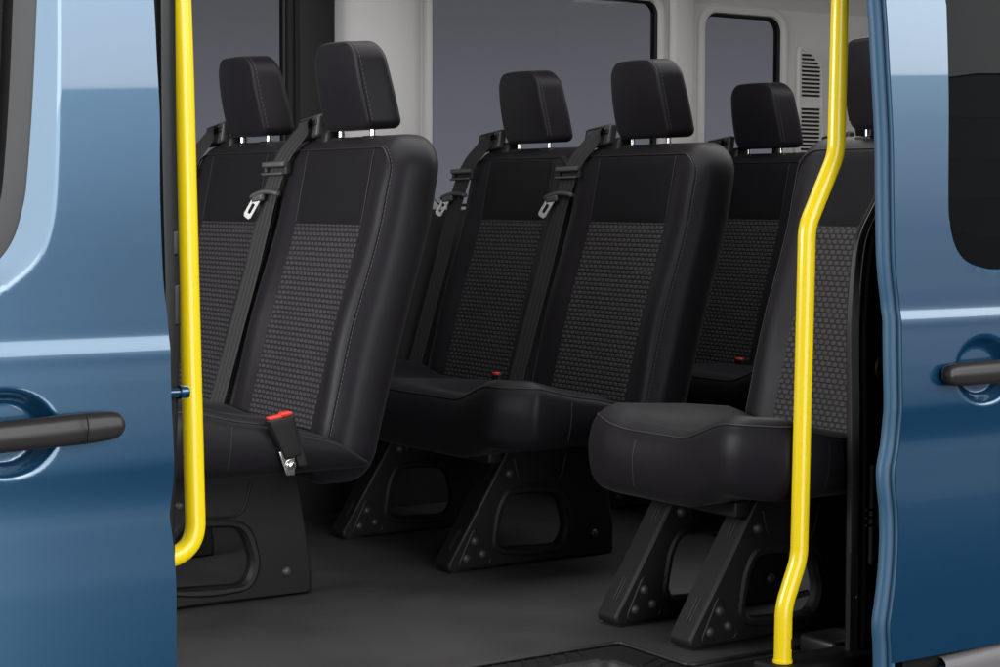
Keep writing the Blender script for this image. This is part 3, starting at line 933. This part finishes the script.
# --- rear edge of the door opening
bm = bmesh.new()
edge = [(-.35, .500), (.12, .500), (.45, .497), (.636, .492), (.70, .495), (.768, .502), (.800, .508), (.828, .519), (.860, .540), (.890, .560), (.93, .575), (1.0, .585), (1.6, .585)]
rows = []
for z in [q for q in ZS]:
    x = sm(edge, z)
    rows.append([(x + .12, -1.640, z), (x + .02, -1.642, z), (x + .004, -1.646, z), (x, -1.652, z), (x + .003, -1.660, z), (x + .012, -1.665, z), (x + .016, -1.668, z), (x + .020, -1.665, z), (x + .030, -1.663, z), (x + .034, -1.668, z), (x + .06, -1.670, z), (.75, -1.675, z)])
loft(bm, rows, False)
obj('aperture_pillar', bm, M['pillar'], van)
bm = bmesh.new()
tube(bm, [(sm(edge, z) + .001, -1.662, z) for z in ZS if z > .20], .0022, 6)
tube(bm, [(sm(edge, z) + .012, -1.6695, z) for z in ZS if .7 < z < .92], .0016, 6)
obj('aperture_seal', bm, M['guide'], van)
bm = bmesh.new()
tube(bm, [(.560 + .014 * math.cos(2 * PI * k / 24), -1.678, .562 + .021 * math.sin(2 * PI * k / 24)) for k in range(24)], .005, 8, closed=True)
dome(bm, (.560, -1.672, .562), (0, -1, 0), .009, .006)
obj('door_buffer', bm, M['pillar'], van)
bm = bmesh.new()
rbox(bm, (.553, -1.678, .283), (.020, .008, .098), .007, (3, 2, 8))
for z in (.352, .272, .215): dome(bm, (.553, -1.686, z), (0, -1, 0), .009, .005)
for z in (.295, .280, .265): tube(bm, [(.518, -1.684, z), (.538, -1.686, z)], .003, 6)
rbox(bm, (.553, -1.690, .285), (.010, .006, .030), .004, (2, 2, 3))
obj('door_latch', bm, M['pillar'], van)
bm = bmesh.new(); tube(bm, [(.508, -1.672, .128), (.534, -1.674, .122)], .0022, 6)
obj('trim_clip', bm, M['guide'], van)
bm = bmesh.new(); rbox(bm, (.585, -1.655, .935), (.014, .010, .030), .006, (2, 2, 3)); rbox(bm, (.588, -1.64, 1.095), (.012, .010, .022), .005, (2, 2, 3))
obj('belt_anchor', bm, M['pillar'], van)
# body side behind the opened door
bm = bmesh.new()
loft(bm, [[(.60, -1.70 - P_o(z), z), (2.80, -1.70 - P_o(z), z)] for z in ZS[::3]], False)
obj('rear_quarter', bm, M['paint'], van)
bm = bmesh.new()
loft(bm, [[(.62, -1.62, z), (2.75, -1.62, z)] for z in (-.05, .4, .9, 1.6)], False)
obj('inner_side_trim', bm, M['lower_trim'], van)

# --- floor with the step well and the sill
bm = bmesh.new()
fl = [(-2.2, .345), (2.75, .345), (2.75, -1.505)] + [tuple(p)[:2] for p in fillet_path([(.60, -1.505, 0), (.238, -1.505, 0), (.238, -1.285, 0), (-.8, -1.285, 0)], .018)] + [(-2.2, -1.285)]
vs = [bm.verts.new((x, y, 0)) for x, y in fl]; f = bm.faces.new(vs)
r = bmesh.ops.extrude_face_region(bm, geom=[f])
for v in [g for g in r['geom'] if isinstance(g, bmesh.types.BMVert)]: v.co.z -= .012
obj('cabin_floor', bm, M['floor'], van, smooth=False)
bm = bmesh.new()
tube(bm, fillet_path([(2.7, -1.507, -.002), (.236, -1.507, -.002), (.236, -1.287, -.002), (-2.2, -1.287, -.002)], .018), .004, 8)
obj('floor_edging', bm, M['black'], van)
bm = bmesh.new()
lip_o = [tuple(p)[:2] for p in fillet_path([(.3, -1.52, 0), (.3, -1.24, 0), (-2.0, -1.24, 0)], .02)]
def strip(a, b, z0, z1):
    loft(bm, [[(p[0], p[1], z0) for p in a], [(p[0], p[1], z1) for p in b]], False)
pa = fillet_path([(.236, -1.76, 0), (.236, -1.286, 0), (-2.0, -1.286, 0)], .018)
pb = fillet_path([(.152, -1.76, 0), (.152, -1.362, 0), (-2.0, -1.362, 0)], .045)
pc = fillet_path([(.144, -1.76, 0), (.144, -1.370, 0), (-2.0, -1.370, 0)], .045)
pd = fillet_path([(.136, -1.76, 0), (.136, -1.378, 0), (-2.0, -1.378, 0)], .045)
pe = fillet_path([(.120, -1.76, 0), (.120, -1.394, 0), (-2.0, -1.394, 0)], .045)
loft(bm, [[(p.x, p.y, z) for p in q] for q, z in ((pa, -.006), (pb, -.006), (pc, -.002), (pd, -.006), (pe, -.045), (pe, -.21))], False)
for k in range(46):
    x = .130 - k * .034
    tube(bm, [(x, -1.300, -.0055), (x - .026, -1.350, -.0055)], .0042, 5)
for k in range(5):
    y = -1.42 - k * .034
    tube(bm, [(.226, y, -.0055), (.166, y - .026, -.0055)], .0042, 5)
obj('step_tread', bm, M['black'], van)
bm = bmesh.new(); box(bm, -2.0, .125, -1.80, -1.385, -.23, -.20)
obj('step_well', bm, M['floor'], van, smooth=False)
bm = bmesh.new()
box(bm, .240, 2.75, -1.70, -1.510, -.06, -.010, .004)
box(bm, .300, .62, -1.70, -1.612, -.02, .022, .006)
obj('door_sill', bm, M['rubber'], van, smooth=False)
bm = bmesh.new(); box(bm, .50, .60, -1.62, -1.52, -.01, .030, .01)
obj('pillar_foot', bm, M['pillar'], van)

# --- far side wall: grey upper trim with three windows, dark lower trim
YF = .42
def wallpt(x, z, d=0): return (x, YF - .03 * max(0, z - 1.2) * 0 + d, z)
W1 = rrect(-1.15, .375, .835, 1.52, .07); W2 = rrect(.842, 1.682, .858, 1.508, .045); W3 = rrect(1.868, 2.200, .858, 1.484, .05)
bm = bmesh.new()
tri_fill(bm, [[wallpt(*p) for p in [(.505, .82), (2.75, .82), (2.75, 1.64), (.505, 1.64)]], [wallpt(*p) for p in W2], [wallpt(*p) for p in W3]])
wall = obj('side_wall', bm, M['trim'], van)
bm = bmesh.new()
tri_fill(bm, [[wallpt(*p) for p in [(-2.2, .82), (.504, .82), (.504, 1.64), (-2.2, 1.64)]], [wallpt(*p) for p in W1]])
obj('dark_wall', bm, M['rubber'], van)
def win(Wl, ring_m, lip, name):
    wroot = None
    bm = bmesh.new()
    L = [(offset_loop(Wl, .030), -.001), (offset_loop(Wl, .024), -.007), (offset_loop(Wl, .010), -.010), (offset_loop(Wl, .001), -.006), (offset_loop(Wl, -.001), .002), (offset_loop(Wl, -.001), .010)]
    loft(bm, [[(p[0], YF + d, p[1]) for p in lp] for lp, d in L], True)
    ring = obj('window', bm, ring_m, van)
    bm = bmesh.new()
    L = [(offset_loop(Wl, .001), .006), (offset_loop(Wl, -.005), .005), (offset_loop(Wl, -.009), .009), (offset_loop(Wl, -.010), .030)]
    loft(bm, [[(p[0], YF + d, p[1]) for p in lp] for lp, d in L], True)
    obj('window_seal', bm, M['rubber'], ring)
    bm = bmesh.new(); tri_fill(bm, [[(p[0], YF + .024 - .020 * (p[1] - .85), p[1]) for p in offset_loop(Wl, -.004)]])
    obj('window_glass', bm, M['tint'], ring)
win(W1, M['rubber'], 1, 'w1'); win(W2, M['trim'], 1, 'w2'); win(W3, M['trim'], 1, 'w3')
# dark pillar between first and second window, with a seat-belt slot cover look
bm = bmesh.new(); rows = []
for z in [.80 + .84 * k / 20 for k in range(21)]:
    rows.append([(.392, YF - .002, z), (.398, YF - .030, z), (.415, YF - .040, z), (.470, YF - .044, z), (.500, YF - .038, z), (.512, YF - .020, z), (.516, YF - .002, z)])
loft(bm, rows, False)
obj('window_pillar', bm, M['rubber'], van)
bm = bmesh.new(); rows = []
for z in [.80 + .84 * k / 20 for k in range(21)]:
    rows.append([(.514, YF - .003, z), (.522, YF - .010, z), (.56, YF - .024, z), (.62, YF - .034, z), (.70, YF - .036, z), (.760, YF - .032, z), (.790, YF - .022, z), (.803, YF - .002, z)])
loft(bm, rows, False)
obj('pillar_cover', bm, M['trim'], van)
bm = bmesh.new(); rows = []
for z in [.80 + .84 * k / 20 for k in range(21)]:
    rows.append([(1.722, YF - .002, z), (1.732, YF - .014, z), (1.744, YF - .018, z), (1.800, YF - .020, z), (1.818, YF - .014, z), (1.826, YF - .002, z)])
loft(bm, rows, False)
obj('pillar_cover', bm, M['trim'], van)
bm = bmesh.new(); rows = []
for x in [-2.2 + 4.95 * k / 40 for k in range(41)]:
    rows.append([(x, YF + .002, .846), (x, YF - .006, .852), (x, YF - .020, .846), (x, YF - .034, .822), (x, YF - .05, .70), (x, YF - .055, .35), (x, YF - .065, .10), (x, YF - .078, .02), (x, YF - .080, -.01)])
loft(bm, rows, False)
obj('lower_wall_trim', bm, M['lower_trim'], van)
# air vent with two banks of louvres
bm = bmesh.new()
vo = smooth_loop([(2.262, 1.02), (2.262, 1.2), (2.262, 1.36), (2.266, 1.385), (2.278, 1.394), (2.315, 1.384), (2.352, 1.362), (2.374, 1.33), (2.380, 1.29), (2.384, 1.15), (2.386, 1.02)], 3)
loft(bm, [[(p[0], YF - d, p[1]) for p in lp] for lp, d in ((vo, 0), (vo, .010), (offset_loop(vo, -.006), .014), (offset_loop(vo, -.010), .014), (offset_loop(vo, -.014), .010))], True)
tri_fill(bm, [[(p[0], YF - .010, p[1]) for p in offset_loop(vo, -.014)]])
vent = obj('air_vent', bm, M['trim'], van)
for bank in ((1.225, 1.372, 11), (1.032, 1.192, 12)):
    bm = bmesh.new(); b2 = bmesh.new()
    for k in range(bank[2]):
        z = bank[0] + (bank[1] - bank[0]) * (k + .5) / bank[2]
        xr = 2.362 if z < 1.33 else 2.362 - (z - 1.33) * 1.1
        box(bm, 2.282, xr, YF - .0125, YF - .0105, z - .0034, z + .0034)
        box(b2, 2.282, xr, YF - .0185, YF - .0130, z + .0036, z + .0060)
    obj('vent_slot', bm, M['lower_trim'], vent, smooth=False)
    obj('vent_louvre', b2, M['trim'], vent, smooth=False)
# cantrail above the door opening, unseen, added to shade the seats: the rails are fixed to it
bm = bmesh.new()
loft(bm, [[(x, -1.66, 1.60), (x, -1.62, 1.58), (x, -1.615, 1.40), (x, -1.635, 1.335), (x, -1.69, 1.325), (x, -1.70, 1.36), (x, -1.68, 1.62)] for x in (-2.2, -.9, 0, .5, 1.4, 2.78)], False)
obj('door_header', bm, M['pillar'], van)
# rear wall and roof
bm = bmesh.new(); loft(bm, [[(2.75, -1.62, z), (2.75, -.5, z), (2.74, .30, z), (2.72, .37, z), (2.66, .418, z)] for z in (-.02, .5, .82, 1.2, 1.64)], False)
obj('rear_wall', bm, M['trim'], van)
bm = bmesh.new(); rows = []
for x in [-2.2 + 4.95 * k / 30 for k in range(31)]:
    rows.append([(x, YF + .001, 1.505), (x, YF - .012, 1.56), (x, YF - .05, 1.62), (x, YF - .12, 1.665), (x, YF - .3, 1.70), (x, -.6, 1.72), (x, -1.3, 1.70), (x, -1.55, 1.66), (x, -1.64, 1.58)])
loft(bm, rows, False)
obj('roof_lining', bm, M['headliner'], van)

# ------------------------------------------------------------------ grab rails
def rail(name, label, path, r, cat='grab rail'):
    root = empty(name, path[-1], label, cat, None)
    bm = bmesh.new(); o = Vector(path[-1])
    tube(bm, [Vector(p) - o for p in path], r, 48)
    obj('tube', bm, M['yellow'], root)
    return root, o
p = fillet_path([(-.866, -1.652, 1.60), (-.859, -1.652, 1.20), (-.855, -1.652, 1.08), (-.840, -1.652, .352), (-.935, -1.652, .340)], .050, 14)
hr, o = rail('grab_rail', 'straight yellow rail whose bottom end hooks back into the door pillar', p, .0152)
bm = bmesh.new(); cyl(bm, Vector((-.908, -1.652, .344)) - o, (-1, 0, -.2), .022, .006, 24)
obj('mounting_flange', bm, M['steel'], hr)
p = fillet_path([(.470, -1.655, 1.60), (.459, -1.655, 1.24), (.455, -1.655, .966), (.384, -1.655, .832), (.375, -1.655, .214), (.338, -1.655, .126), (.337, -1.655, .026)], .022, 10)
kr, o = rail('grab_rail', 'yellow rail with two kinks, standing on the sill in front of the single seat', p, .0165)
bm = bmesh.new(); cyl(bm, (0, 0, -.004), (0, 0, 1), .0185, .005, 24)
obj('foot_flange', bm, M['yellow'], kr)
bm = bmesh.new(); rbox(bm, Vector((.346, -1.6695, .058)) - o, (.0032, .0020, .010), .0018, (1, 1, 2))
obj('set_screw', bm, M['rubber'], kr)
# short steel pin on the near leg of the single seat
bm = bmesh.new(); tube(bm, [(-.335, -.125, .085), (-.275, -.125, .090)], .0065, 10)
obj('lock_pin', bm, M['steel'], single)

# ------------------------------------------------------------------ light: studio softboxes, added fill inside the van and a graded backdrop
def soft(name, loc, target, sx, sy, L, col=(1, 1, 1), spread=180):
    d = bpy.data.lights.new(name, 'AREA'); d.shape = 'RECTANGLE'; d.size = sx; d.size_y = sy
    d.energy = L * PI * sx * sy; d.color = col
    o = bpy.data.objects.new(name, d); COL.objects.link(o); o.location = loc
    o.rotation_euler = (Vector(target) - Vector(loc)).to_track_quat('-Z', 'Y').to_euler()
    return o
soft('main_softbox', (3.7, -7.73, 2.13 + 2.1), (3.7 - .357 * 5, -7.73 + .934 * 5, 2.13 + 2.1), 9.0, 4.2, 5.2, (.97, .985, 1))
for z0_, z1_, l_ in [(.10 + .2525 * k, .10 + .2525 * (k + 1) - .002, .08 + .120 * k) for k in range(8)]:
    soft('low_softbox', (3.7, -7.73, (z0_ + z1_) / 2), (3.7 - .357 * 5, -7.73 + .934 * 5, (z0_ + z1_) / 2), 9.0, z1_ - z0_, l_, (.93, .97, 1.0))
soft('side_softbox', (-1.6, -8.5, 2.2), (-1.4, 0, 2.2), 4.6, 7.0, 4.5, (.97, .985, 1))
soft('cab_fill', (-2.6, -.55, 1.25), (0, -.55, .9), 1.7, .9, 16.0, (1, .995, 1))  # unseen fill lamp added ahead of the seats to brighten their fronts
soft('ceiling_fill', (1.0, -.75, 1.66), (1.0, -.7, 0), 3.2, .9, 3.4, (1, .995, .985))  # unseen fill lamp added under the roof to brighten the dark interior

w = bpy.data.worlds.new('World'); S.world = w; w.use_nodes = True
nt = w.node_tree; bg = nt.nodes['Background']
tc = nt.nodes.new('ShaderNodeTexCoord'); sx = nt.nodes.new('ShaderNodeSeparateXYZ'); rp = nt.nodes.new('ShaderNodeValToRGB')
mr = nt.nodes.new('ShaderNodeMapRange'); mr.inputs['From Min'].default_value = -.3; mr.inputs['From Max'].default_value = .3
nt.links.new(tc.outputs['Generated'], sx.inputs[0]); nt.links.new(sx.outputs['Z'], mr.inputs['Value']); nt.links.new(mr.outputs['Result'], rp.inputs['Fac'])
e = rp.color_ramp.elements
e[0].position = 0; e[0].color = (.02, .02, .022, 1); e[1].position = 1; e[1].color = (.095, .095, .10, 1)
q = e.new(.40); q.color = (.04, .04, .045, 1)
q = e.new(.47); q.color = (.215, .22, .26, 1)
q = e.new(.60); q.color = (.165, .168, .19, 1)
q = e.new(.70); q.color = (.115, .115, .122, 1)
nt.links.new(rp.outputs['Color'], bg.inputs['Color']); bg.inputs['Strength'].default_value = 1.0

# ------------------------------------------------------------------ camera
cam = bpy.data.cameras.new('Camera'); co = bpy.data.objects.new('Camera', cam); COL.objects.link(co)
yaw, pit, rol = map(math.radians, (33.717, 3.504, .183))
fwd = Vector((math.sin(yaw) * math.cos(pit), math.cos(yaw) * math.cos(pit), -math.sin(pit)))
rt = Vector((math.cos(yaw), -math.sin(yaw), 0)); up = rt.cross(fwd)
r2 = rt * math.cos(rol) + up * math.sin(rol); u2 = -rt * math.sin(rol) + up * math.cos(rol)
co.matrix_world = Matrix(((r2.x, u2.x, -fwd.x, -1.975), (r2.y, u2.y, -fwd.y, -4.178), (r2.z, u2.z, -fwd.z, .878), (0, 0, 0, 1)))
cam.sensor_width = 36; cam.lens = 1842.12 / 1000 * 36
cam.shift_x = -.00286; cam.shift_y = -.0203
cam.clip_start = .05; cam.clip_end = 200
S.camera = co
S.view_settings.view_transform = 'Standard'; S.view_settings.look = 'None'
S.view_settings.exposure = 0; S.view_settings.gamma = 1
